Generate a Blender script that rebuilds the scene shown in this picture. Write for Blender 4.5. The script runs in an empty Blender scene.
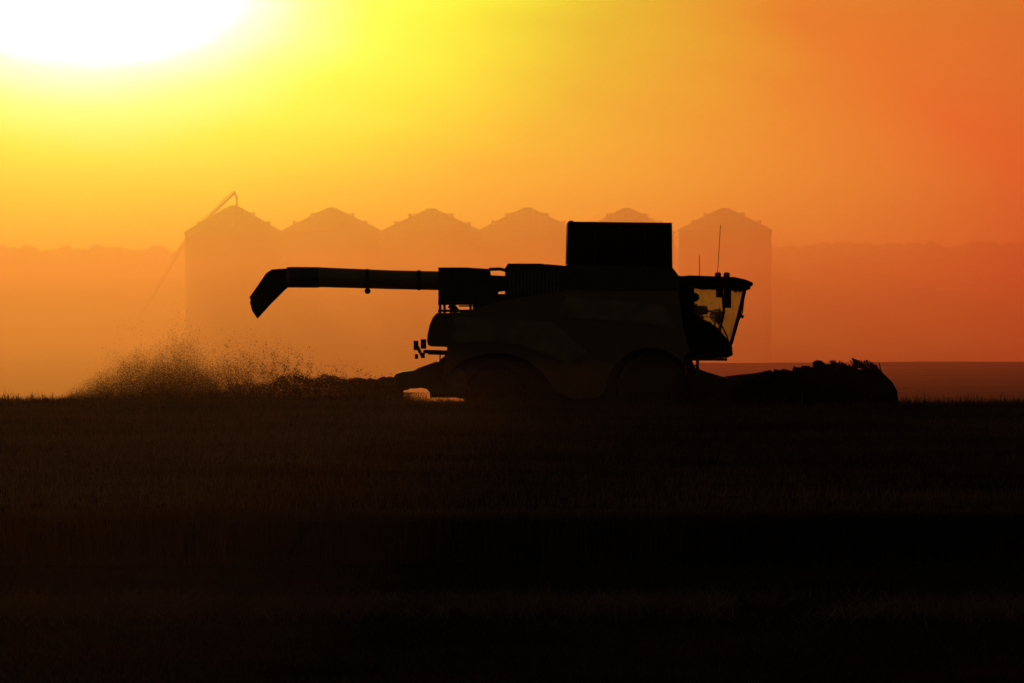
import bpy, bmesh, math, random
import numpy as np
from mathutils import Vector, Matrix, noise
random.seed(7); rng = np.random.default_rng(11)
R = math.radians
F, HOR, H = 3960.0, 300.0, 3.4          # focal length in pixels, horizon row, eye height
DC = 110.0                              # distance of the harvester
scn = bpy.context.scene; C = scn.collection

# ------------------------------------------------------------------ helpers
def lin(c):
    return tuple(((v/255)/12.92 if v/255 <= .04045 else ((v/255+.055)/1.055)**2.4) for v in c)
def at(px, py, D):
    return Vector(((px-512)*D/F, D, H-(py-HOR)*D/F))
def newmat(name):
    m = bpy.data.materials.new(name); m.use_nodes = True
    m.node_tree.nodes.clear(); return m, m.node_tree.nodes, m.node_tree.links
def surf(name, col, rough=.6, metal=0., vary=.25, scale=6., bump=0., trans=0., island=0., spec=.5, stretch=None):
    m, N, L = newmat(name)
    out = N.new('ShaderNodeOutputMaterial'); b = N.new('ShaderNodeBsdfPrincipled')
    b.inputs['Roughness'].default_value = rough; b.inputs['Metallic'].default_value = metal
    b.inputs['Specular IOR Level'].default_value = spec
    tc = N.new('ShaderNodeTexCoord'); nz = N.new('ShaderNodeTexNoise')
    nz.inputs['Scale'].default_value = scale; nz.inputs['Detail'].default_value = 6
    if stretch:
        mp = N.new('ShaderNodeMapping'); mp.inputs['Scale'].default_value = stretch
        L.new(tc.outputs['Object'], mp.inputs[0]); L.new(mp.outputs[0], nz.inputs['Vector'])
    else: L.new(tc.outputs['Object'], nz.inputs['Vector'])
    rp = N.new('ShaderNodeValToRGB')
    rp.color_ramp.elements[0].position = .3; rp.color_ramp.elements[1].position = .7
    rp.color_ramp.elements[0].color = tuple(c*(1-vary) for c in col)+(1,)
    rp.color_ramp.elements[1].color = tuple(min(1, c*(1+vary)) for c in col)+(1,)
    L.new(nz.outputs[0], rp.inputs[0]); cs = rp.outputs[0]
    if island:
        g = N.new('ShaderNodeNewGeometry'); mr = N.new('ShaderNodeMapRange')
        mr.inputs['To Min'].default_value = 1-island; mr.inputs['To Max'].default_value = 1+island
        L.new(g.outputs['Random Per Island'], mr.inputs[0])
        mx = N.new('ShaderNodeVectorMath'); mx.operation = 'SCALE'
        L.new(cs, mx.inputs[0]); L.new(mr.outputs[0], mx.inputs['Scale']); cs = mx.outputs[0]
    L.new(cs, b.inputs['Base Color'])
    if bump:
        bp = N.new('ShaderNodeBump'); bp.inputs['Strength'].default_value = bump; bp.inputs['Distance'].default_value = .02
        L.new(nz.outputs[0], bp.inputs['Height']); L.new(bp.outputs[0], b.inputs['Normal'])
    if trans:
        t = N.new('ShaderNodeBsdfTranslucent'); L.new(cs, t.inputs[0]); mm = N.new('ShaderNodeMixShader')
        mm.inputs[0].default_value = trans
        L.new(b.outputs[0], mm.inputs[1]); L.new(t.outputs[0], mm.inputs[2]); L.new(mm.outputs[0], out.inputs[0])
    else: L.new(b.outputs[0], out.inputs[0])
    return m
def volume(name, dens, col, g):
    m, N, L = newmat(name); out = N.new('ShaderNodeOutputMaterial'); v = N.new('ShaderNodeVolumePrincipled')
    v.inputs['Color'].default_value = col+(1,); v.inputs['Density'].default_value = dens
    v.inputs['Anisotropy'].default_value = g
    L.new(v.outputs[0], out.inputs['Volume']); return m

class MB:
    def __init__(s): s.b = bmesh.new()
    def box(s, c, d, rot=None):
        vs = []
        for i in (-1, 1):
            for j in (-1, 1):
                for k in (-1, 1):
                    p = Vector((i*d[0]/2, j*d[1]/2, k*d[2]/2))
                    if rot is not None: p = rot @ p
                    vs.append(s.b.verts.new(Vector(c)+p))
        for f in ((0,1,3,2),(4,6,7,5),(0,4,5,1),(2,3,7,6),(0,2,6,4),(1,5,7,3)): s.b.faces.new([vs[i] for i in f])
        return s
    def tube(s, pts, r, seg=10, cap=True):
        pts = [Vector(p) for p in pts]; rr = r if hasattr(r, '__len__') else [r]*len(pts)
        rings = []
        for i, p in enumerate(pts):
            t = (pts[min(i+1, len(pts)-1)]-pts[max(i-1, 0)]).normalized()
            u = t.cross(Vector((0,1,0)))
            if u.length < .1: u = t.cross(Vector((0,0,1)))
            u.normalize(); w = t.cross(u)
            rings.append([s.b.verts.new(p+rr[i]*(math.cos(a)*u+math.sin(a)*w)) for a in [2*math.pi*k/seg for k in range(seg)]])
        for a, b in zip(rings, rings[1:]):
            for k in range(seg): s.b.faces.new((a[k], a[(k+1)%seg], b[(k+1)%seg], b[k]))
        if cap: s.b.faces.new(rings[0][::-1]); s.b.faces.new(rings[-1])
        return s
    def prism(s, pts, y0, y1, inset=.0):
        # profile of (x, z) points swept across the machine
        n = len(pts); cx = sum(p[0] for p in pts)/n; cz = sum(p[1] for p in pts)/n
        a = [s.b.verts.new((p[0], y0, p[1])) for p in pts]; b = [s.b.verts.new((p[0], y1, p[1])) for p in pts]
        fa = s.b.faces.new(a); fb = s.b.faces.new(b[::-1])
        for k in range(n): s.b.faces.new((a[k], b[k], b[(k+1)%n], a[(k+1)%n]))
        if inset:
            bmesh.ops.bevel(s.b, geom=[e for f in (fa, fb) for e in f.edges], offset=inset, segments=2, affect='EDGES', clamp_overlap=True)
        return s
    def across(s, pts, y0, y1, inset=0.): return s.prism(pts, DC+y0, DC+y1, inset)
    def lathe(s, c, prof, seg=40, axis='y'):
        c = Vector(c); rings = []
        for (h, r) in prof:
            ring = []
            for k in range(seg):
                a = 2*math.pi*k/seg
                p = Vector((r*math.cos(a), h, r*math.sin(a))) if axis == 'y' else Vector((r*math.cos(a), r*math.sin(a), h))
                ring.append(s.b.verts.new(c+p))
            rings.append(ring)
        for a, b in zip(rings, rings[1:]):
            for k in range(seg): s.b.faces.new((a[k], a[(k+1)%seg], b[(k+1)%seg], b[k]))
        s.b.faces.new(rings[0][::-1]); s.b.faces.new(rings[-1])
        return s
    def build(s, name, m, parent=None, off=(0,0,0)):
        bmesh.ops.recalc_face_normals(s.b, faces=s.b.faces)
        if any(off): bmesh.ops.translate(s.b, verts=s.b.verts, vec=-Vector(off))
        me = bpy.data.meshes.new(name); s.b.to_mesh(me); s.b.free(); me.materials.append(m)
        o = bpy.data.objects.new(name, me); C.objects.link(o); o.parent = parent; return o
def tag(o, label=None, cat=None, group=None, kind=None):
    if label: o['label'] = label
    if cat: o['category'] = cat
    if group: o['group'] = group
    if kind: o['kind'] = kind
    return o
def empty(name, loc, **k):
    o = bpy.data.objects.new(name, None); C.objects.link(o); o.location = loc; return tag(o, **k)
def fast(name, V, Fc, m, smooth=False):
    V = np.asarray(V, np.float32).reshape(-1, 3); Fc = np.asarray(Fc, np.int32); k = Fc.shape[1]
    me = bpy.data.meshes.new(name); me.vertices.add(len(V)); me.vertices.foreach_set('co', V.ravel())
    me.loops.add(Fc.size); me.loops.foreach_set('vertex_index', Fc.ravel())
    me.polygons.add(len(Fc)); me.polygons.foreach_set('loop_start', np.arange(0, Fc.size, k, dtype=np.int32))
    me.update(calc_edges=True); me.validate()
    for mm in (m if isinstance(m, list) else [m]): me.materials.append(mm)
    if smooth: me.shade_smooth()
    o = bpy.data.objects.new(name, me); C.objects.link(o); return o
def grid(X, Y, Z):
    r, c = X.shape; V = np.stack([X, Y, Z], -1).reshape(-1, 3)
    i = np.arange(r-1)[:, None]*c+np.arange(c-1)[None]; i = i.ravel()
    return V, np.stack([i, i+1, i+c+1, i+c], 1)
def fbm(x, y, seed=0, octv=4):
    out = np.zeros_like(x, dtype=float); a = 1.
    rs = np.random.default_rng(seed)
    for o in range(octv):
        for q in range(4):
            th = rs.uniform(0, 2*math.pi); ph = rs.uniform(0, 6.28); k = 2**o*rs.uniform(.7, 1.3)
            out += a*np.sin((x*math.cos(th)+y*math.sin(th))*k+ph)/4
        a *= .55
    return out
def blades(n, x, y, z0, hgt, wid, lean=.35, tip=.15):
    """thin tapering leaves standing at x, y: four-cornered, turned at random"""
    a = rng.uniform(0, math.pi, n); ln = rng.normal(0, lean, (n, 2))*hgt[:, None]
    ux, uy = np.cos(a)*wid/2, np.sin(a)*wid/2
    z1 = z0+hgt
    V = np.stack([np.stack([x-ux, y-uy, z0], -1), np.stack([x+ux, y+uy, z0], -1),
                  np.stack([x+ux*tip+ln[:,0], y+uy*tip+ln[:,1], z1], -1), np.stack([x-ux*tip+ln[:,0], y-uy*tip+ln[:,1], z1], -1)], 1)
    return V.reshape(-1, 3), np.arange(4*n).reshape(-1, 4)

# ------------------------------------------------------------------ materials
M_soil   = surf('soil', (.05,.028,.018), 1., spec=0., scale=.35, vary=.4, bump=.4)
M_crop   = surf('ripe_crop', (.12,.085,.06), .9, vary=.65, scale=.8, spec=.06, trans=.1, island=.3, stretch=(.25,1,1))
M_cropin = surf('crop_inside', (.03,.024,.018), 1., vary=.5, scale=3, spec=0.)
M_grass  = surf('field_grass', (.05,.06,.045), .9, vary=.4, scale=.6, spec=0., trans=.05, island=.5)
M_straw  = surf('cut_straw', (.16,.12,.10), .9, vary=.3, scale=1.5, spec=0., trans=.1, island=.5)
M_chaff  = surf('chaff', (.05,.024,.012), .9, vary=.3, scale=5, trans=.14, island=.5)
M_yellow = surf('yellow_paint', (.18,.11,.035), .35, vary=.15, scale=1.2, bump=.02)
M_yel2   = surf('dusty_yellow_paint', (.24,.18,.07), .65, vary=.3, scale=2.5)
M_dark   = surf('dark_steel', (.03,.03,.03), .32, vary=.3, scale=3, spec=.5)
M_matte  = surf('dusty_black_steel', (.025,.024,.022), 1., vary=.3, scale=3, spec=0.)
M_grey   = surf('grey_steel', (.12,.12,.12), .5, .5, vary=.3, scale=4)
M_black  = surf('black_plastic', (.015,.015,.015), .8, vary=.3, scale=5, spec=.15)
M_rubber = surf('tyre_rubber', (.02,.019,.018), .85, vary=.4, scale=6)
M_galv   = surf('galvanised_steel', (.42,.42,.42), .45, .4, vary=.15, scale=.3)
M_wood   = surf('far_foliage', (.09,.08,.05), .9, vary=.4, scale=.05, spec=0.)
M_roofw  = surf('pale_sheet_roof', (.7,.7,.68), .35, .2, vary=.1, scale=.2)
M_lamp   = surf('lamp_lens', (.4,.2,.05), .2, vary=.1, scale=8)
def glassmat():
    m, N, L = newmat('dusty_cab_glass'); out = N.new('ShaderNodeOutputMaterial')
    t = N.new('ShaderNodeBsdfTransparent'); t.inputs[0].default_value = (.93,.95,.82,1)
    g = N.new('ShaderNodeBsdfGlossy'); g.inputs['Roughness'].default_value = .08; g.inputs[0].default_value = (.8,.8,.8,1)
    d = N.new('ShaderNodeBsdfTranslucent'); d.inputs[0].default_value = (.8,.75,.5,1)
    a = N.new('ShaderNodeMixShader'); a.inputs[0].default_value = .05; b = N.new('ShaderNodeMixShader')
    nz = N.new('ShaderNodeTexNoise'); nz.inputs['Scale'].default_value = 3
    mr = N.new('ShaderNodeMapRange'); mr.inputs['To Min'].default_value = .12; mr.inputs['To Max'].default_value = .35
    L.new(nz.outputs[0], mr.inputs[0]); L.new(mr.outputs[0], b.inputs[0])
    L.new(t.outputs[0], a.inputs[1]); L.new(g.outputs[0], a.inputs[2]); L.new(a.outputs[0], b.inputs[1]); L.new(d.outputs[0], b.inputs[2])
    L.new(b.outputs[0], out.inputs[0]); return m
M_glass = glassmat()

# ------------------------------------------------------------------ ground
def terrain(x, y):
    """height of the land"""
    # a valley opens behind the field: nearer on the left, farther on the right
    edge = 128+np.clip((x+1)/7, 0, 1)*84
    t = np.clip((y-edge)/120, 0, 1); s = t*t*(3-2*t)
    z = -s*9.
    t2 = np.clip((y-430)/600, 0, 1); z += t2*t2*(3-2*t2)*6.5
    sg = lambda c, w: np.exp(-((y-c)/w)**2)
    u = x/y.clip(1)
    z += sg(1000, 110)*(8.3+fbm(x*.006, y*.001, 3)*1.0)
    z += sg(1500, 160)*(13+fbm(x*.006, y*.001, 5)*1.8)
    z += sg(3000, 420)*(41+fbm(x*.003, y*.001, 9)*2.2-np.clip(-u, 0, .2)*10)
    z += fbm(x*.8, y*.8, 2)*.02*(y < 240)+fbm(x*.12, y*.05, 21)*.10*np.clip((y-135)/40, 0, 1)*(y < 260)
    return z
ys = np.concatenate([np.linspace(-160, 30, 20)[:-1], np.linspace(30, 56, 60)[:-1], np.linspace(56, 260, 130)[:-1],
                     np.linspace(260, 1200, 70)[:-1], np.geomspace(1200, 6500, 70)])
us = np.linspace(-1, 1, 161)
wid = np.maximum(120, 60+np.abs(ys)*.75)
X = us[None]*wid[:, None]; Y = np.repeat(ys[:, None], 161, 1)
V, Fc = grid(X, Y, terrain(X, Y))
g = fast('ground', V, Fc, M_soil, True); tag(g, 'dark ploughed soil of the plain reaching to the hills', 'ground', kind='structure')

# the next field, already cut, beyond the standing crop
ysf = np.linspace(107.5, 262, 90); X = np.linspace(-1, 1, 90)[None]*(ysf[:, None]*.2+60); Y = np.repeat(ysf[:, None], 90, 1)
V, Fc = grid(X, Y, terrain(X, Y)+.02)
tag(fast('stubble_field', V, Fc, surf('dry_stubble', (.42,.24,.14), 1., vary=.35, scale=1.2, spec=0., stretch=(.15,1,1)), True), 'pale cut stubble field beyond the standing crop', 'field', kind='structure')
# mown grass and a ragged row of cut straw nearest the camera
n = 210000
y = rng.uniform(32, 50.6, n); x = rng.uniform(-1, 1, n)*(y*.13+9)
h = rng.uniform(.04, .11, n)*(1+.5*fbm(x*1.1, y*2.2, 4))
V, Fc = blades(n, x, y, terrain(x, y)-.005, h.clip(.02), rng.uniform(.006, .014, n), .6)
tag(fast('grass', V, Fc, M_grass), 'short dark grass in the foreground strip', 'grass', kind='stuff')
n = 60000
y = 43.2+rng.normal(0, .75, n)+.25*np.sin(rng.uniform(0, 6, n)); x = rng.uniform(-1, 1, n)*15
y += .3*fbm(x*.7, x*0, 6); keep = fbm(x*1.7, y*1.5, 8) > -.35+rng.uniform(-.5, .3, n)
x, y = x[keep], y[keep]; n = len(x)
h = rng.uniform(.05, .2, n)
V, Fc = blades(n, x, y, terrain(x, y), h, rng.uniform(.006, .016, n), 1.1)
tag(fast('cut_straw', V, Fc, M_straw), 'ragged pale swath of cut straw lying across the foreground grass', 'straw', kind='stuff')

# standing crop: a thick mass with stalks and ears
Y0, Y1, HC = 50.8, 106.5, .69
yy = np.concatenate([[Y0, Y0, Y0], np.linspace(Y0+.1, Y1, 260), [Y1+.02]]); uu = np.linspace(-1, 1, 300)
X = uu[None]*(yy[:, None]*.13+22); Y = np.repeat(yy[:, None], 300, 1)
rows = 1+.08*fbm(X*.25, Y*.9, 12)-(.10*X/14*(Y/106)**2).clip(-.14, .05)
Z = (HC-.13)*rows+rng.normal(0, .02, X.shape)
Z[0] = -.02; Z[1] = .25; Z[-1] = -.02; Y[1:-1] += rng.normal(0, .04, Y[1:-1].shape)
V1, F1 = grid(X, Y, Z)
n = 300000
y = Y0+(Y1-Y0)*rng.uniform(0, 1, n)**.8; x = rng.uniform(-1, 1, n)*(y*.13+14)
hh = HC*(1+.08*fbm(x*.25, y*.9, 12)-(.10*x/14*(y/106)**2).clip(-.14, .05))+rng.normal(0, .03, n)
V2, F2 = blades(n, x, y, hh-.28, np.full(n, .26)+rng.uniform(-.03, .05, n), rng.uniform(.01, .028, n), .3, .35)
n = 50000
y = Y0-.05+rng.exponential(.25, n)*.6; x = rng.uniform(-1, 1, n)*(y*.13+10)
V3, F3 = blades(n, x, y, np.zeros(n), HC*rng.uniform(.7, 1.05, n), rng.uniform(.006, .014, n), .1, .7)
n = 26000   # far fringe: ears that stand against the light
y = Y1-rng.exponential(.8, n); x = rng.uniform(-1, 1, n)*(y*.13+14)
V4, F4 = blades(n, x, y, HC*(1-(.10*x/14).clip(-.14, .05))-.25, .26+rng.gamma(1.1, .055, n)-.03, rng.uniform(.012, .035, n), .25, .3)
Vs = [V2, V3, V4]; o = 0; Fs = []
for v, f in zip(Vs, (F2, F3, F4)): Fs.append(f+o); o += len(v)
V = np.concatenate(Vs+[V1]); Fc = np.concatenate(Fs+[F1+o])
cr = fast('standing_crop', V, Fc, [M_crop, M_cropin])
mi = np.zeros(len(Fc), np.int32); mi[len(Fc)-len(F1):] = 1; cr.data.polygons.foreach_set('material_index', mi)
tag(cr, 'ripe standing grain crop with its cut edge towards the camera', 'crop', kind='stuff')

# ------------------------------------------------------------------ far woods
def wood(name, spots, label):
    ico = bmesh.new(); bmesh.ops.create_icosphere(ico, subdivisions=2, radius=1)
    bv = np.array([v.co[:] for v in ico.verts]); bf = np.array([[v.index for v in f.verts] for f in ico.faces]); ico.free()
    Vs, Fs, o = [], [], 0
    for (x, y, z, r) in spots:
        v = bv*(1+rng.normal(0, .16, (len(bv), 1)))*np.array([r, r, r*.8]); Vs.append(v+np.array([x, y, z])); Fs.append(bf+o); o += len(bv)
    return tag(fast(name, np.concatenate(Vs), np.concatenate(Fs), M_wood), label, 'wood', kind='stuff')
def spots(n, y0, sy, x0, x1, r0, r1, sink=.3):
    x = rng.uniform(x0, x1, n); y = y0+rng.normal(0, sy, n); r = rng.uniform(r0, r1, n)
    z = terrain(x, y)+r*sink*rng.uniform(.2, 2.6, n)
    return list(zip(x, y, z, r))
wood('distant_wood', spots(800, 3000, 60, -560, 560, 2.5, 6.5), 'faint line of trees along the farthest ridge')
wood('valley_wood', spots(260, 1500, 30, 20, 300, 1.5, 3.6)+spots(25, 1490, 20, 108, 125, 3, 4.5), 'hazy scrub and trees on the nearer ridge at right')

# ------------------------------------------------------------------ grain bins
DS0 = 660.0
def bin_(cx, peak, eave, w, label, DS=660.):
    c = at(cx, eave, DS); r = w/2*DS/F; zt = c.z; zp = at(cx, peak, DS).z; base = float(terrain(np.array([c.x]), np.array([DS]))[0])-.1
    root = empty('grain_silo', (c.x, DS, base), label=label, cat='grain silo', group='grain silos in a row in the haze')
    off = (c.x, DS, base)
    prof = [(base, r)]
    for k in range(1, 19):      # ring joints of the steel wall
        zz = base+(zt-base)*k/18; prof += [(zz-.06, r), (zz-.03, r+.05), (zz, r)]
    MB().lathe((c.x, DS, 0), prof, 48, 'z').build('wall', M_galv, root, off)
    rf = MB().lathe((c.x, DS, 0), [(zt-.05, r+.25), (zt+.12, r+.28), (zp-.35, 1.25), (zp-.3, 1.2), (zp-.28, .2)], 48, 'z')
    for k in range(24):
        a = 2*math.pi*k/24; u = Vector((math.cos(a), math.sin(a), 0)); p = Vector((c.x, DS, 0))
        rf.tube([p+u*(r+.2)+Vector((0,0,zt+.16)), p+u*1.2+Vector((0,0,zp-.28))], .07, 4)
    rf = rf.build('roof', M_galv, root, off)
    MB().lathe((c.x, DS, 0), [(zp-.35, .95), (zp-.02, .95), (zp+.05, .8), (zp+.12, .3)], 20, 'z').build('cap', M_galv, rf)
    bpy.data.objects[rf.name]
    for cc in rf.children: cc.location = -Vector(off)
    for k in range(14):
        a = 2*math.pi*(k+.35)/14+cx; u = Vector((math.cos(a), math.sin(a), 0)); q = .42 if k % 2 else .74
        p = Vector((c.x, DS, zt+(zp-zt)*(1-q)+.1))+u*(r*q)
        v = MB().tube([p, p+Vector((0,0,.62))], .26, 8).tube([p+Vector((0,0,.6)), p+Vector((0,0,.78))], .42, 8).build('roof_vent', M_galv, root, off)
    ld = MB()
    for s in (-.25, .25): ld.tube([Vector((c.x+s+r*.3, DS-r*.96, base)), Vector((c.x+s+r*.3, DS-r*.96, zt+.6))], .04, 4)
    for k in range(40): ld.tube([Vector((c.x-.25+r*.3, DS-r*.96, base+.4*(k+1))), Vector((c.x+.25+r*.3, DS-r*.96, base+.4*(k+1)))], .025, 4)
    ld.build('ladder', M_galv, root, off)
    return root
bins = [(233.5,206,233.5,97,'leftmost hazy grain silo, beside the slanting conveyor'),
        (331.5,208,232.5,101,'second hazy grain silo from the left, behind the upper end of the pipe'),
        (431.5,209,233,101.5,'third hazy grain silo from the left, above the middle of the long unloading pipe'),
        (527.5,208,232,98,'fourth hazy grain silo, just left of the harvester grain tank'),
        (627,208.5,233,94,'grain silo mostly hidden behind the grain tank, only its roof peak showing'),
        (725,208.5,231,93,'rightmost grain silo, standing behind the cab of the harvester')]
for k, b in enumerate(bins): bin_(*b, DS=660.+(k%2)*17)
DS = DS0
# slanting conveyor beside the first bin
a = at(140, 318, DS-9); mid = at(189, 237, DS-9); b = at(234, 193.5, DS-9)
root = empty('grain_conveyor', (a.x, a.y, -7.), label='slanting grain conveyor reaching over the leftmost silo', cat='conveyor')
off = (a.x, a.y, -7.)
a.z = max(a.z, -6.5)
m = MB(); m.tube([a, mid, b], [.08,.12,.2], 8)
for p0, p1, n_ in ((a, mid, 22), (mid, b, 14)):
    d = p1-p0; nrm = Vector((-d.z, 0, d.x)).normalized()*.42
    m.tube([p0+nrm, p1+nrm], .06, 5)
    for k in range(n_): m.tube([p0+d*(k/n_), p0+d*((k+.5)/n_)+nrm], .035, 4); m.tube([p0+d*((k+.5)/n_)+nrm, p0+d*((k+1)/n_)], .035, 4)
m.build('tube', M_galv, root, off)
zc_ = at(233, 206.5, 660).z
m = MB().tube([b+Vector((0,0,.3)), b+Vector((.05,3,-.2)), Vector((b.x-.1, b.y+8.2, b.z-.6))], .2, 8).tube([Vector((b.x-.1, b.y+8.2, b.z-.4)), Vector((b.x-.15, b.y+8.4, zc_))], .17, 6)
m.build('spout', M_galv, root, off)
m = MB()
for s_ in (-.6, .6): m.tube([mid+Vector((0,s_*.5,0)), Vector((mid.x+.2, mid.y+s_*1.5, -7))], .12, 6)
for k in range(7): m.tube([Vector((mid.x-.1, mid.y-.8, -5+2.2*k)), Vector((mid.x+.1, mid.y+.8, -3.8+2.2*k))], .07, 4)
m.build('support', M_galv, root, off)

# far farm sheds
def shed(px, py, D, w, hgt, label):
    c = at(px, py, D); z0 = float(terrain(np.array([c.x]), np.array([D]))[0])-.3; zt = c.z
    root = empty('farm_shed', (c.x, D, z0), label=label, cat='shed', group='far farm sheds'); off = (c.x, D, z0)
    MB().box((c.x, D, (z0+zt-hgt)/2), (w, 9, zt-hgt-z0)).build('wall', M_galv, root, off)
    MB().prism([(c.x-w/2-.3, zt-hgt+.02), (c.x+w/2+.3, zt-hgt+.02), (c.x+w/2-1.5, zt), (c.x-w/2+1.5, zt)], D-5, D+5).build('roof', M_roofw, root, off)
shed(962, 287, 985, 13, 1.5, 'low pale farm shed far off at the right, the one farther right')
shed(788, 294, 985, 10, 1.2, 'low pale farm shed far off just right of the last silo')

# ------------------------------------------------------------------ the harvester
RX = (575-512)*DC/F
hv = empty('combine_harvester', (RX, DC, 0), label='big combine harvester in dark silhouette with its unloading pipe folded to the rear', cat='combine harvester')
O = (RX, DC, 0)
def q(px, py, y=0.):
    v = at(px, py, DC+y); return v
def prof(pts, y):
    return [(at(a, b, DC+y).x, at(a, b, DC+y).z) for a, b in pts]
def part(name, mb, m, parent=hv):
    o = mb.build(name, m, parent, O); 
    return o
W = 1.5
# main shell, swept back panels, wheel arches cut out of the profile
shell = [(447,313),(470,312),(506,300),(567,290),(678,290),(684,330),(690,352),(683,356)]
arch = [(650+44*math.cos(t), 392-44*math.sin(t)) for t in np.linspace(R(40), R(176), 16)]
arch2 = [(496+62*math.cos(t), 405-52*math.sin(t)) for t in np.linspace(R(15), R(150), 14)]
shell += arch+[(598,398),(575,400)]+arch2+[(447,352)]
part('body', MB().across(prof(shell, -W), -W, W, .05), M_yellow)
part('chassis', MB().box((q(560,385).x, DC, .95), (7.2, 1.1, .5)).box((q(650,380).x, DC, 1.0), (.5, 2.4, .45)).box((q(492,395).x, DC, .75), (.3, 2.4, .25)), M_dark)
part('inner_housing', MB().across(prof([(455,340),(470,330),(690,340),(692,362),(700,380),(700,412),(470,410),(455,385)], -.85), -.85, .85, .02), M_dark)
part('rear_hood', MB().across(prof([(437,313),(433,317),(429.5,325),(427.5,334),(427,341),(428,345),(431,346.5),(448,347),(470,346),(480,313)], -1.35), -1.35, 1.35, .06), M_yellow)
sp = part('side_panel', MB().across(prof([(566,297),(664,305),(676,330),(640,322),(556,318)], -W-.03), -W-.04, -W+.01, .015), M_yel2)
part('side_panel', MB().across(prof([(452,316),(552,322),(588,352),(566,364),(548,355),(520,344),(480,341),(453,344)], -W-.03), -W-.04, -W+.01, .015), M_yel2)
part('rear_ladder', MB().tube([q(452,347,-.9), q(450,392,-.9)], .02, 5).tube([q(461,347,-.9), q(461,392,-.9)], .02, 5)
     .tube([q(451,358,-.9), q(461,358,-.9)], .02, 5).tube([q(451,369,-.9), q(461,369,-.9)], .02, 5).tube([q(451,380,-.9), q(461,380,-.9)], .02, 5), M_grey)
# straw chopper under the rear
ch = [(449,351),(444,356.5),(438,361.5),(431,366),(423,369),(412,371),(402,372),(396,374),(393,378),(397,384),(402,391),(408,390),(413,387),(421,386),(428,387.5),(431,394),(447,395.5),(462,399),(480,396),(478,351)]
part('straw_chopper', MB().across(prof(ch, -1.2), -1.2, 1.2, .05), M_dark)
part('chopper_drive', MB().lathe(q(455,378,-1.2), [(0,.3),(-.06,.3),(-.08,.27),(-.1,.05)], 24), M_grey)
# engine deck and auger pedestal
part('engine_cover', MB().across(prof([(505,300),(505,268),(508,263.5),(543,263.5),(546,265.5),(568,266),(568,300)], -1.3), -1.3, 1.3, .04), M_dark)
g_ = MB()
for k in range(14): g_.box((q(510+k*3.7,282,-1.33).x, DC-1.32, q(0,283).z), (.04, .03, .62))
part('radiator_screen', g_, M_grey)
part('auger_housing', MB().across(prof([(438.5,301),(438.5,267.5),(466,267.5),(490,269),(490,276),(506,276),(506,291),(498,291),(498,294),(490,294),(490,300),(506,300),(506,303),(438.5,303)], .1)[:], -.2, 1.3, .02)
     , M_dark)
part('exhaust_pipe', MB().tube([q(489,269.3,-.1), q(500,269,-.1), q(506,270.5,-.1)], .045, 8), M_dark)
# little service railing over the hood
rl = MB()
for px in (440, 444.5, 451, 470.5, 474): rl.tube([q(px,301,-1.1), q(px,313,-1.1)], .035, 6)
rl.tube([q(438,303.2,-1.1), q(476,303.2,-1.1)], .05, 6).tube([q(438,310.8,-1.1), q(478,310.8,-1.1)], .035, 6).tube([q(459,306,-1.1), q(474,306,-1.1)], .02, 6)
part('service_hose', MB().tube([q(449,305,-1), q(453,307,-1), q(457,312,-1)], .09, 7), M_black)
part('housing_strut', MB().tube([q(440.5,290,.0), q(440.5,313,.0)], .03, 6), M_dark)
part('service_rail', rl, M_dark)
part('hood_top_box', MB().box((q(485,306).x, DC-.2, q(0,306).z), (.62, 1.8, .42)).box((q(492,305).x, DC, q(0,303).z), (.9, 2.0, .5)), M_dark)
# grain tank with opened extensions
tk = part('grain_tank', MB().across(prof([(566,292),(566.5,264),(673,268),(679,276),(680,292)], -1.45), -1.45, 1.45, .03), M_dark)
ex = MB()
a0 = prof([(566.5,266),(673,270)], -1.3)
P = [q(566.5,268,-1.3), q(672.5,270,-1.3), q(672,223.5,-1.45), q(568,222,-1.45)]
Bk = [Vector((p.x, DC+(1.3 if i < 2 else 1.45), p.z)) for i, p in enumerate(P)]
vs = [ex.b.verts.new(p) for p in P+Bk]
for f in ((0,1,2,3),(4,7,6,5),(0,3,7,4),(1,5,6,2),(0,4,5,1)): ex.b.faces.new([vs[i] for i in f])
r_ = bmesh.ops.solidify(ex.b, geom=ex.b.faces[:], thickness=.04)
e_ = part('tank_extension', ex, M_black)
part('grain_heap', MB().lathe((q(620,240).x, DC, q(0,250).z), [(0,1.2),(.15,1.1),(.5,.3)], 20, 'z'), M_straw)
rb = MB()
for px in (570, 595, 620, 645, 670): rb.tube([q(px,267,-1.33), q(px,224,-1.47)], .025, 5)
rb.tube([q(568,222.8,-1.47), q(672,224,-1.47)], .035, 6)
rb.tube([q(569,222,-1.4), q(573,221.4,-1.4)], .03, 6)
part('extension_rib', rb, M_dark)
# unloading pipe, folded back along the far side
au = 1.15
pipe = part('unloading_auger', MB().tube([q(287,277.3,au), q(320,277.2,au), q(390,279.7,au), q(441,280.8,au)], [.29,.28,.265,.265], 20), M_yellow)
part('pipe_clamp', MB().tube([q(290,277.2,au), q(319,277.4,au)], .292, 20), M_dark)
part('pipe_clamp', MB().tube([q(366,272.5,au),q(368,272.5,au)], .07, 6).box(q(367.5,279,au), (.08,.62,.56)), M_dark)
part('pipe_clamp', MB().box(q(419,280.3,au), (.1,.62,.56)), M_dark)
part('work_lamp', MB().tube([q(367.5,287,au), q(367.5,289.5,au)], .03, 6).lathe(q(367.6,291,au), [(-.09,.05),(-.06,.085),(.06,.085),(.09,.06)], 12), M_black)
sp_pts = [(284,268.6),(272,269.3),(266,273),(258,285),(249,297.5),(252,302),(252,311),(257,318.3),(270,304),(283.5,290.5),(284,286.5),(289,286.5),(289,268.3)]
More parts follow.
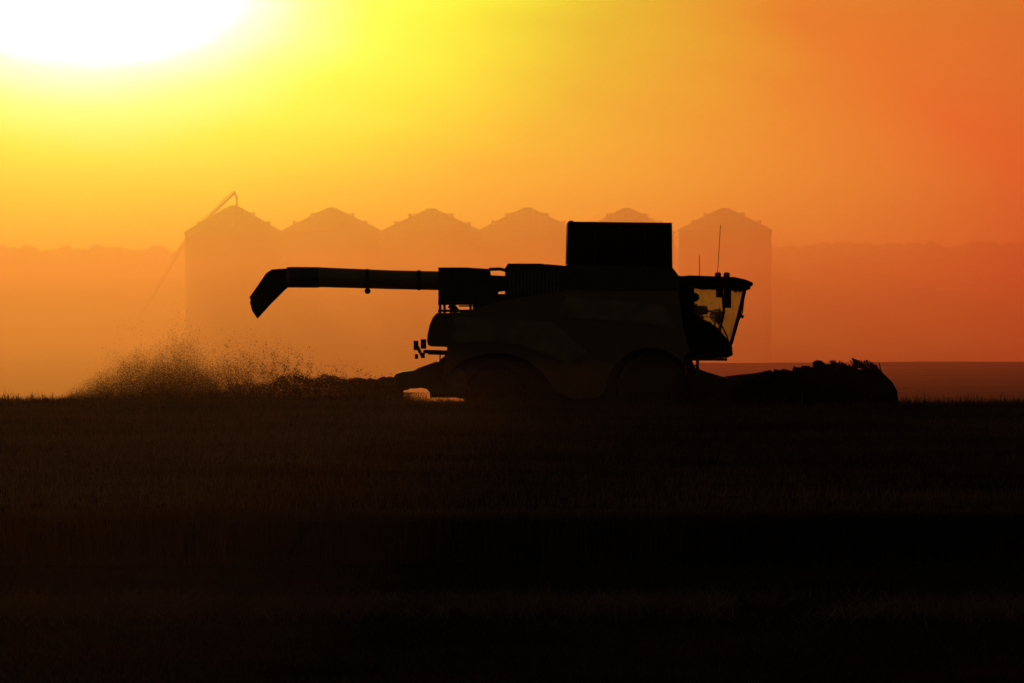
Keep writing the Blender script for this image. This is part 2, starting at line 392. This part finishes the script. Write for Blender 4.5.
part('discharge_spout', MB().across(prof(sp_pts, au-.27), au-.27, au+.27, .06), M_black)
# rear light brackets
lb = MB().tube([q(424,351.5,-1.3), q(448,352.2,-1.3)], .05, 6).tube([q(428,354,-1.3), q(446,354.5,-1.3)], .02, 5).tube([q(440,352,-1.3), q(440,362,-1.3)], .02, 5)
lb.tube([q(418,348,-1.3), q(422,356,-1.3), q(425,351,-1.3)], .05, 6).tube([q(418,346,-1.3), q(419,352,-1.3)], .03, 5)
lbo = part('light_bracket', lb, M_dark)
for (px, py, sx, sz) in ((416,345.5,.13,.26),(423.5,344,.15,.26),(416.5,356.5,.09,.13),(423,355.5,.1,.14)):
    part('rear_light', MB().box(q(px,py,-1.3), (sx,.1,sz)), M_black, hv)
# wheels
def wheel(name, px, y, r, w):
    c = Vector((q(px,400).x, DC+y, r)); o = empty('tmp', c)
    bpy.data.objects.remove(o)
    s = -1 if y < 0 else 1
    t = MB().lathe(c, [(-w/2,r*.6),(-w/2,r*.86),(-w*.4,r*.93),(w*.4,r*.93),(w/2,r*.86),(w/2,r*.6)], 44)
    for k in range(22):
        a = 2*math.pi*k/22
        for sd in (-1, 1):
            aa = a+(math.pi/22 if sd > 0 else 0)
            rot = Matrix.Rotation(-aa, 3, 'Y')@Matrix.Rotation(sd*.5, 3, 'X')
            u = Vector((math.cos(aa), 0, math.sin(aa)))
            t.box(c+u*r*.955+Vector((0, sd*w*.24, 0)), (.09, w*.52, .07), rot)
    wo = part(name, t, M_rubber)
    rim = MB().lathe(c, [(-w*.3,r*.6),(-w*.12,r*.5),(-w*.12,r*.2),(-w*.35,r*.18),(-w*.36,.05)] if s < 0 else [(w*.36,.05),(w*.35,r*.18),(w*.12,r*.2),(w*.12,r*.5),(w*.3,r*.6)], 30).build('rim', M_yellow, wo, O)
wheel('front_wheel', 650, -1.3, 1.0, .7); wheel('front_wheel', 650, 1.3, 1.0, .7)
wheel('rear_wheel', 496, -1.2, .82, .5); wheel('rear_wheel', 496, 1.2, .82, .5)
# cab
yc = -.85
cab = part('cab', MB().across(prof([(672,276),(690,278),(690,300),(692,308),(694,316),(700,319),(706,322),(716,326),(723,334),(728,341),(732,344),(733,355),(728,357.5),(700,359),(684,361),(676,350)], yc), yc, .85, .02), M_black)
part('cab_roof', MB().across(prof([(672,275.5),(683,276),(690,275.3),(735,277),(746,279.5),(753,282.5),(753,285.5),(749,287.5),(746,290.5),(735,290.5),(722,290),(711,289.5),(706,287.5),(690,287),(672,287)], yc-.1), yc-.1, .95, .06), M_black)
for yy_ in (yc+.03, .82):
    part('cab_pillar', MB().tube([q(745,289,yy_), q(739,315,yy_), q(731,344,yy_)], .05, 8), M_black)
    part('cab_pillar', MB().tube([q(722,289,yy_), q(724,312,yy_), q(720,330,yy_)], .035, 8), M_black)
    part('cab_pillar', MB().tube([q(692,288,yy_), q(693,312,yy_)], .06, 8), M_black)
for y_ in (yc, .86):
    gl = MB().across(prof([(690,286),(746,289),(731.5,345),(715,340),(690,318)], y_), y_, y_+.008)
    part('side_window', gl, M_glass)
wp = [q(746.5,289,yc), q(732,345,yc)]
ws = MB(); v4 = [ws.b.verts.new(p) for p in (wp[0], wp[1], Vector((wp[1].x,DC+.85,wp[1].z)), Vector((wp[0].x,DC+.85,wp[0].z)))]
ws.b.faces.new(v4); bmesh.ops.solidify(ws.b, geom=ws.b.faces[:], thickness=.01)
part('windscreen', ws, M_glass)
part('wiper', MB().tube([q(744,297,-.3), q(742.5,312,-.3), q(738,322,-.2)], .02, 5).tube([q(742.5,315,-.5), q(741.5,318,-.5)], .05, 6), M_black)
part('mirror', MB().box(q(727.5,298.5,yc-.25), (.2,.06,.52)).tube([q(727,288,yc-.2), q(727,293,yc-.25)], .04, 6).box(q(719,293,yc-.1), (.16,.05,.25)), M_black)
part('mirror', MB().lathe(q(694.8,297.2,yc-.2), [(-.03,.10),(-.02,.125),(.03,.125),(.04,.1)], 20).tube([q(692,290,yc-.2), q(694,296,yc-.2)], .025, 6), M_black)
part('display_screen', MB().box(q(702.3,310,-.3), (.29,.06,.24)).tube([q(702,311,-.3), q(719,311.5,-.2)], .028, 6).tube([q(702,314,-.3), q(704,326,-.3)], .03, 6), M_black)
part('steering_wheel', MB().tube([q(712,333,0), q(717,316,0)], .03, 6).lathe(q(717,316,0), [(-.015,.2),(.015,.2)], 20), M_black)
st = MB().across(prof([(693,318),(694,304.5),(698,304),(701,320),(712,322),(712,330),(694,330)], -.25), -.25, .25, .03)
part('seat', st, M_black)
for px in (718, 726.7):
    part('beacon_light', MB().lathe(q(px,277,-.3), [(0,.06),(.02,.09),(.1,.09),(.13,.05)], 14, 'z'), M_lamp)
part('antenna', MB().tube([q(699.5,276,-.2), q(699.5,255,-.2)], .010, 5), M_black)
part('antenna', MB().tube([q(717.5,276,.3), q(720.5,225,.3)], .009, 5), M_black)
for k, px in enumerate((735.5, 740, 744)):
    part('work_lamp', MB().box(q(px,291.3,yc+.1+.05*k), (.09,.12,.06)), M_black)
# access platform, handrails and ladder beside the cab
pf = MB().box(q(703,359.5,-1.15), (1.25,.55,.06)).tube([q(698,359,-1.4), q(697.5,376,-1.4)], .03, 6)
part('platform', pf, M_dark)
hr = MB()
hr.tube([q(720,357,-1.4), q(721,330,-1.4), q(716,318,-1.4), q(700,316,-1.4), q(698,357,-1.4)], .018, 6)
hr.tube([q(731,351,-1.2), q(727,336,-1.2), q(720,322,-1.2)], .022, 6).tube([q(719.5,308,-1.1), q(719,330,-1.2)], .016, 6)
part('handrail', hr, M_dark)
ld = MB()
for px in (686, 697): ld.tube([q(px,360,-1.55), q(px-2,400,-1.6)], .025, 6)
for k in range(5): ld.tube([q(685.5,366+k*8,-1.57), q(696.5,366+k*8,-1.57)], .02, 6)
part('access_ladder', ld, M_dark)
jg = MB()
for k in range(9): jg.box(q(700+k*3.2+random.uniform(-.6,.6), 358.4+random.uniform(-.5,1), -.9+.1*k), (.07,.12,.09))
part('cab_step_light', jg, M_dark)
# feeder house
part('feeder_house', MB().across(prof([(676,362),(690,366),(706,371.5),(722,376.5),(740,380.5),(752,381),(760,400),(745,408),(700,404),(680,396)], -.75), -.75, .75, .03), M_dark)
part('header_hose', MB().tube([q(698,372,-.5), q(699,367.5,-.5), q(700.5,373,-.5)], .012, 5), M_black)
part('header_hose', MB().tube([q(745.5,380,-.4), q(746,374.5,-.4)], .018, 5), M_black)
part('header_hose', MB().tube([q(737.5,382,-.6), q(737,377,-.6), q(739,376,-.6), q(741,381,-.6)], .02, 6), M_black)

# ------------------------------------------------------------------ cutting header (mounted on the feeder: part of the machine)
y0h, y1h = -4.4, 4.4
hd = MB()
xb = q(757,380,0).x
hd.prism([(xb-.25,.25),(xb+.1,.16),(xb+.5,.10),(xb+1.9,.08),(xb+3.0,.12),(xb+3.0,.16),(xb+1.8,.2),(xb+.35,.45),(xb+.2,1.15),(xb-.05,1.2)], DC+y0h, DC+y1h)
header = part('header', hd, M_matte)
def hpart(name, mb, m): return mb.build(name, m, header, O)
hpart('cross_auger', (lambda a: a)(MB().tube([(xb+.95,DC+y0h+.1,.62),(xb+.95,DC+y1h-.1,.62)], .3, 16)), M_grey)
fl = MB().tube([(xb+.95+.33*math.cos(k*.5), DC+y0h+.2+k/164*8.4, .62+.33*math.sin(k*.5)) for k in range(164)], .05, 5)
hpart('auger_flight', fl, M_grey)
# near end: rounded crop divider sheet and reel arm
def side(y, sgn):
    D_ = DC+y
    pts = [(735,384),(757,381),(770,380),(783,378),(800,379),(812,377),(822,378),(830,371.5),(836,374),(850,369.5),(868,369),(882,372.5),(892,382),(897,391),(898,402),(893,412),(860,414),(770,414),(735,412)]
    pp = [(at(a, b, DC+y0h).x, at(a, b, DC+y0h).z) for a, b in pts]
    return MB().prism(pp, D_, D_+.12, .03)
hpart('end_sheet', side(y0h-.12, 1), M_matte); hpart('end_sheet', side(y1h, 1), M_matte)
# reel
rc = at(872, 391.5, DC+y0h); rx, rz, rr = rc.x, rc.z, .59
reel = part('reel', MB().tube([(rx,DC+y0h+.05,rz),(rx,DC+y1h-.05,rz)], .09, 12), M_matte)
for yy_ in (y0h+.04, 0., y1h-.08):
    sh = MB().lathe((rx, DC+yy_, rz), [(0,.33),(.03,.33)], 24)
    for k in range(6):
        a = R(60*k+5); sh.tube([(rx,DC+yy_,rz),(rx+(rr-.03)*math.cos(a),DC+yy_,rz+(rr-.03)*math.sin(a))], .035, 6)
    sh.build('reel_spider', M_matte, reel, O)
# round end shield of the reel
MB().lathe((rx-.0, DC+y0h-.02, rz-.0), [(0,.56),(-.03,.56),(-.05,.52)], 36).build('reel_shield', M_matte, reel, O)
low_tines = []
for k in range(6):
    a = R(60*k+5); bx, bz = rx+rr*math.cos(a), rz+rr*math.sin(a)
    b_ = MB().tube([(bx,DC+y0h+.1,bz),(bx,DC+y1h-.1,bz)], .035, 8)
    b_.build('reel_bat', M_matte, reel, O)
    dn = Vector((.12, 0, -.25)) if math.sin(a) < .3 else Vector((-.09, 0, .21))
    tn = MB(); one = None
    for j in range(50):
        if random.random() < .08: continue
        yy_ = DC+y0h+.2+j*.17
        if k in (1, 2):      # the two bats on top, whose tines stand against the light
            if one is None: one = MB().tube([(0,0,0),(dn.x*.5,0,dn.z*.6),(dn.x,0,dn.z)], .016, 5).build('tine', M_matte, reel); oo = one
            else: oo = one.copy(); C.objects.link(oo)
            oo.parent = reel; oo.location = Vector((bx,yy_,bz))-Vector(O); oo.rotation_euler = (random.uniform(-.12,.12), random.uniform(-.25,.25), 0); oo.scale = (1,1,random.uniform(.8,1.15))
        else: tn.tube([(bx,yy_,bz),(bx+dn.x*.5,yy_,bz+dn.z*.6),(bx+dn.x,yy_+random.uniform(-.02,.02),bz+dn.z)], .013, 4)
    if k in (1, 2): tn.b.free()
    else: low_tines.append(tn)
for tn in low_tines[1:]:
    me_ = bpy.data.meshes.new('tmp'); tn.b.to_mesh(me_); low_tines[0].b.from_mesh(me_); tn.b.free(); bpy.data.meshes.remove(me_)
tag(low_tines[0].build('lower_tine', M_matte, reel, O), kind='stuff')
# reel arms, cylinders, hoses and the jumble over the header back
hpart('reel_arm', MB().across(prof([(800,371),(812,367),(812.5,362),(816,360),(821,360.5),(825,364),(829,369),(840,373),(872,383),(872,389),(835,384),(800,382)], y0h), y0h-.2, y0h-.08), M_matte)
hpart('reel_arm', MB().tube([(xb-.1,DC+y1h,.95),(rx,DC+y1h,rz)], .08, 8), M_matte)
hpart('reel_arm', MB().tube([(xb-.1,DC+.3,1.0),(rx-.9,DC+.3,rz+.42),(rx,DC+.3,rz)], .08, 8), M_matte)
hpart('lift_cylinder', MB().tube([q(764,380,y0h),q(776,371.5,y0h)], .045, 8).tube([q(776,371.5,y0h),q(790,377,y0h)], .04, 8).tube([q(774,370,y0h),q(786,372.5,y0h),q(791,375.5,y0h)], .03, 8), M_matte)
hpart('lift_cylinder', MB().tube([q(790,376,y0h),q(798,369.5,y0h),(q(812,370,y0h))], .06, 8).box(q(803,373.5,y0h), (.5,.2,.26)), M_matte)
hpart('hydraulic_hose', MB().tube([q(752,381,-3),q(755,376,-3),q(763,377.5,-3),q(768,379,-3)], .05, 6), M_matte)
hpart('hydraulic_hose', MB().tube([q(764,377,y0h),q(770,373,y0h),q(781,374,y0h),q(790,372.5,y0h)], .02, 6), M_matte)
for (pts_, rad_) in (([(742,381),(744,375.5),(749,376),(752,381)],.022),([(757,380),(763,372.5),(770,371),(776,376)],.03),([(776,374),(783,369.5),(791,371.5),(796,376)],.025),([(797,372),(803,366.5),(809,368),(812,372)],.03)):
    hpart('hydraulic_hose', MB().tube([q(a_,b_,-3.2) for a_,b_ in pts_], rad_, 6), M_matte)
hpart('gearbox', MB().box(q(762,383,y0h), (.62,.3,.3)).box(q(780,382,y0h), (.7,.3,.28)).lathe(q(800,380,y0h-.1), [(0,.22),(-.08,.22)], 16), M_matte)
for (px, py, sx_, sz_, yy_) in ((745,380,.16,.14,-2.0),(751,378.5,.12,.2,-2.4),(779,373.5,.14,.22,-3.9),(786,374.5,.3,.12,-3.7),(842,371,.3,.16,-3.5),(825,372,.12,.3,-4.0),(772,376.5,.22,.2,-3.9),(797,373,.3,.26,-4.2),(806,371.5,.2,.3,-4.3),(790,379,.5,.3,-3.6),(760,379.5,.3,.16,-3.2)):
    hpart('valve_block', MB().box(q(px,py,yy_), (sx_,.25,sz_), Matrix.Rotation(px*.7, 3, 'Y').to_3x3() if px % 2 else None), M_matte)
cm = bmesh.new(); bmesh.ops.create_grid(cm, x_segments=10, y_segments=90, size=.5)
for v in cm.verts:
    u_, w_ = v.co.x*2, v.co.y
    v.co = Vector((xb+1.9+u_*1.1, DC+w_*8.5, .30+.48*(1-u_*u_)+.20*noise.noise(Vector((u_*2, w_*26, 3)))+.14*noise.noise(Vector((u_*6, w_*70, 9)))))
cb = MB(); cb.b.free(); cb.b = cm; bmesh.ops.solidify(cm, geom=cm.faces[:], thickness=.05)
hpart('cut_crop', cb, M_cropin)
hpart('cutter_bar', MB().box((xb+3.0,DC,.12), (.12,8.6,.04)), M_grey)

# ------------------------------------------------------------------ chaff thrown from the chopper
def chaff():
    tops = np.array([(60,396),(80,380),(100,355),(130,340),(155,328),(185,326),(215,338),(240,347),(275,345),(300,352),(330,362),(360,368),(395,374),(402,377)])
    Vs = []
    def add(n, px, depth, s0, s1, ysp=1.3, cl=.8):
        kk = fbm(px*.055, depth*3.2, 31)*.8+fbm(px*.19, depth*9, 33)*.45+cl-1.1*np.clip(depth-.25, 0, 1)*.6 > rng.uniform(-.6, .9, n)
        px, depth = px[kk], depth[kk]; n = len(px)
        top = np.interp(px, tops[:,0], tops[:,1]); py = 407-(407-top)*depth
        y = DC+rng.normal(0, ysp, n)*(.35+.65*np.clip((400-px)/200, 0, 1))
        D = y; c = np.stack([(px-512)*D/F, y, (H-(py-HOR)*D/F).clip(.02)], -1)
        s = rng.uniform(s0, s1, n)[:, None]; a = rng.normal(size=(n, 3)); a /= np.linalg.norm(a, axis=1)[:, None]
        b = np.cross(a, rng.normal(size=(n, 3))); b /= np.linalg.norm(b, axis=1)[:, None]
        e = rng.uniform(.3, 1, n)[:, None]
        Vs.append(np.stack([c-a*s-b*s*e*.3, c+a*s-b*s*e*.3, c+a*s+b*s*e*.3, c-a*s+b*s*e*.3], 1).reshape(-1, 3))
    # fine dust-like chaff of the far plume
    n = 330000; px = 178+rng.normal(0, 62, n); px = np.where(px < 66, 66+rng.uniform(0, 110, n), px); px = px.clip(62, 390)
    clump = 1+.10*np.sin(px*.11)+.12*np.sin(px*.05+1)
    add(n, px, np.abs(rng.normal(0, .36, n))*clump, .006, .014, 2.2)
    n = 55000; px = 66+rng.beta(1.1, 1.2, n)*180; add(n, px, rng.exponential(.13, n), .006, .016, 2.)
    # coarser pieces, in drifting clumps
    n = 15000; px = rng.triangular(75, 190, 390, n); dp = np.abs(rng.normal(0, .45, n)); k_ = rng.uniform(0, 1, n) < .5+.5*np.sin(px*.31+dp*9)*np.cos(px*.13-dp*14); add(k_.sum(), px[k_], dp[k_], .01, .022, 1.8)
    n = 26000; px = rng.triangular(200, 310, 400, n); dp = rng.beta(1.3, 2.6, n)*1.2; k_ = rng.uniform(0, 1, n) < .45+.6*np.sin(px*.37+dp*8)*np.cos(px*.17-dp*11); add(k_.sum(), px[k_], dp[k_], .012, .03, 1.0)
    # thick jet close to the machine, thinning out as it travels
    n = 70000; t = rng.beta(1., 1.7, n); px = 403-210*t
    add(n, px, rng.uniform(0, 1, n)**(1+.9*t)*(.92-.78*t+.09*fbm(px*.16, t*0, 41))+rng.normal(0, .05, n)*t, .012, .032, .7, 3.)
    n = 70000; px = 72+rng.beta(1.3, 1.1, n)*200; add(n, px, rng.exponential(.09, n), .006, .015, 2., 3.)
    n = 5000; add(n, 401+rng.exponential(10, n).clip(0, 40), rng.uniform(0, .6, n)**1.4, .008, .026, .5, 3.)
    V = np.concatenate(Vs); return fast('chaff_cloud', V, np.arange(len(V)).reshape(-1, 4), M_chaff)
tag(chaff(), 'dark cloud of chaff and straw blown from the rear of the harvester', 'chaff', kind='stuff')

# ------------------------------------------------------------------ air
SUN_AZ, SUN_EL = (92-512)/F, (HOR+18)/F
def closed(name, pts, z0, z1, m, label):
    bm_ = bmesh.new(); a = [bm_.verts.new((x, y, z0)) for x, y in pts]; b = [bm_.verts.new((x, y, z1)) for x, y in pts]
    bm_.faces.new(a); bm_.faces.new(b); n = len(pts)
    for k in range(n): bm_.faces.new((a[k], a[(k+1)%n], b[(k+1)%n], b[k]))
    bmesh.ops.recalc_face_normals(bm_, faces=bm_.faces)
    me = bpy.data.meshes.new(name); bm_.to_mesh(me); bm_.free(); me.materials.append(m)
    o = bpy.data.objects.new(name, me); C.objects.link(o); return tag(o, label, 'haze', kind='stuff')
closed('haze', [(-5200,-200),(5200,-200),(5200,6700),(-5200,6700)], -12, 66, volume('thin_haze', .000005, (.88,.95,.8), .88),
       'thin warm evening haze filling the air')
closed('valley_haze', [(-800,117),(-13.2,117),(103,780),(-800,780)], -11, 27, volume('haze_sunward_tint', .0019, (.74,.74,.46), .75),  # yellower light towards the sun is put into this half's haze colour
       'thick haze lying in the valley around the silos at the left, tinted golden for the sunward glow')
closed('valley_haze', [(-12.9,117),(800,120),(800,780),(103.3,780)], -11, 27, volume('haze_off_sun_tint', .0023, (.92,.245,.31), .75),  # same haze; redder light away from the sun is set by its colour
       'thick haze lying in the valley at the right behind the harvester, tinted redder for light away from the sun')
closed('far_haze', [(-2600,790),(2600,790),(3000,3700),(-3000,3700)], -11, 62, volume('far_dust', .00018, (.9,.5,.45), .75),
       'thin far haze between the silos and the hills')
closed('added_airlight_veil', [(-34,20),(-2.4,20),(0,60),(15,116),(-46,116)], -.5, 2.2, volume('added_airlight_veil', .00017, (1,.6,.6), .8),  # added wedge of air that brightens the dark field on the sun's side
       'added faint veil low over the crop at the left, for airlight towards the sun')
closed('low_haze', [(-790,121),(-12,121.5),(30,122),(790,124),(790,770),(-790,770)], -10.8, 9, volume('low_dust', .0019, (.88,.31,.34), .75),
       'denser layer of orange haze low over the valley floor')

# ------------------------------------------------------------------ sky and sun
w = bpy.data.worlds.new('World'); scn.world = w; w.use_nodes = True
N, L = w.node_tree.nodes, w.node_tree.links; N.clear()
def math_(op, a, b=None, clamp=False):
    n_ = N.new('ShaderNodeMath'); n_.operation = op; n_.use_clamp = clamp
    for i, v in enumerate((a, b)):
        if v is None: continue
        if isinstance(v, (int, float)): n_.inputs[i].default_value = v
        else: L.new(v, n_.inputs[i])
    return n_.outputs[0]
tc = N.new('ShaderNodeTexCoord'); sx = N.new('ShaderNodeSeparateXYZ'); L.new(tc.outputs['Generated'], sx.inputs[0])
az = math_('ARCTAN2', sx.outputs[0], sx.outputs[1]); hyp = math_('SQRT', math_('ADD', math_('ADD', math_('MULTIPLY', sx.outputs[0], sx.outputs[0]), math_('MULTIPLY', sx.outputs[1], sx.outputs[1])), .000001))
el = math_('ARCTAN2', sx.outputs[2], hyp)
dx = math_('MULTIPLY', math_('SUBTRACT', az, SUN_AZ), F/1.7); dy = math_('MULTIPLY', math_('SUBTRACT', el, SUN_EL), F)
d = math_('SQRT', math_('ADD', math_('MULTIPLY', dx, dx), math_('MULTIPLY', dy, dy)))
# thin uneven veils of high haze
cv = N.new('ShaderNodeCombineXYZ'); L.new(math_('MULTIPLY', az, 9.), cv.inputs[0]); L.new(math_('MULTIPLY', math_('ADD', el, math_('MULTIPLY', az, .12)), 42.), cv.inputs[1])
nz = N.new('ShaderNodeTexNoise'); nz.inputs['Scale'].default_value = 1.3; nz.inputs['Detail'].default_value = 5; L.new(cv.outputs[0], nz.inputs['Vector'])
d = math_('MULTIPLY', d, math_('ADD', math_('MULTIPLY', nz.outputs[0], .32), .84))
t = math_('DIVIDE', d, math_('ADD', d, 400.))
ramp = N.new('ShaderNodeValToRGB'); cr_ = ramp.color_ramp
SK = [(0,(255,255,255),6.),(65,(255,255,252),2.9),(95,(255,254,225),1.6),(130,(240,252,150),1.5),(170,(225,248,82),1.4),(215,(215,240,58),1.28),(255,(208,226,52),1.12),(305,(200,194,46),1.02),
      (420,(206,140,44),.97),(540,(206,124,43),.96),(1000,(150,60,26),1),(2500,(54,42,36),1),(8000,(40,40,38),1)]
els = cr_.elements
while len(els) > 1: els.remove(els[0])
els[0].position = 0
for i, (dd, c, k) in enumerate(SK):
    pos = dd/(dd+400.); e = els[0] if i == 0 else els.new(pos); e.position = pos
    e.color = tuple(v*k for v in lin(c))+(1,)
L.new(t, ramp.inputs[0])
nish = N.new('ShaderNodeTexSky'); nish.sky_type = 'NISHITA'; nish.sun_disc = False
nish.sun_elevation = SUN_EL; nish.sun_rotation = SUN_AZ; nish.dust_density = 6; nish.air_density = 2
b1 = N.new('ShaderNodeBackground'); b1.inputs[1].default_value = .0012; L.new(nish.outputs[0], b1.inputs[0])
b2 = N.new('ShaderNodeBackground'); b2.inputs[1].default_value = 1.; lo = N.new('ShaderNodeMapRange'); lo.interpolation_type = 'SMOOTHSTEP'   # the sky dims in the thick air near the horizon
lo.inputs['From Min'].default_value = 0.; lo.inputs['From Max'].default_value = 190/F; lo.inputs['To Min'].default_value = .85; lo.inputs['To Max'].default_value = 1.
L.new(el, lo.inputs[0]); sc_ = N.new('ShaderNodeVectorMath'); sc_.operation = 'SCALE'
L.new(ramp.outputs[0], sc_.inputs[0]); L.new(lo.outputs[0], sc_.inputs['Scale']); L.new(sc_.outputs[0], b2.inputs[0])
ad = N.new('ShaderNodeAddShader'); out = N.new('ShaderNodeOutputWorld')
L.new(b1.outputs[0], ad.inputs[0]); L.new(b2.outputs[0], ad.inputs[1]); L.new(ad.outputs[0], out.inputs[0])

sl = bpy.data.lights.new('sun', 'SUN'); sl.energy = .95; sl.angle = R(.6); sl.color = (.92,.45,.072)
so = bpy.data.objects.new('sun', sl); C.objects.link(so)
dirv = Vector((math.sin(SUN_AZ)*math.cos(SUN_EL), math.cos(SUN_AZ)*math.cos(SUN_EL), math.sin(SUN_EL)))
so.rotation_euler = (-dirv).to_track_quat('-Z', 'Y').to_euler(); so.location = dirv*3000

# ------------------------------------------------------------------ camera
cam = bpy.data.cameras.new('camera'); co = bpy.data.objects.new('camera', cam); C.objects.link(co)
cam.sensor_width = 36; cam.lens = F/1024*36; cam.shift_y = -(341.5-HOR)/1024
cam.clip_start = .5; cam.clip_end = 20000
co.location = (0,0,H); co.rotation_euler = (R(90),0,0); scn.camera = co
scn.view_settings.view_transform = 'Standard'; scn.view_settings.look = 'None'
scn.view_settings.exposure = 0; scn.view_settings.gamma = 1
scn.cycles.use_denoising = True
scn.cycles.volume_bounces = 1; scn.cycles.max_bounces = 6; scn.cycles.diffuse_bounces = 2
scn.cycles.transparent_max_bounces = 12
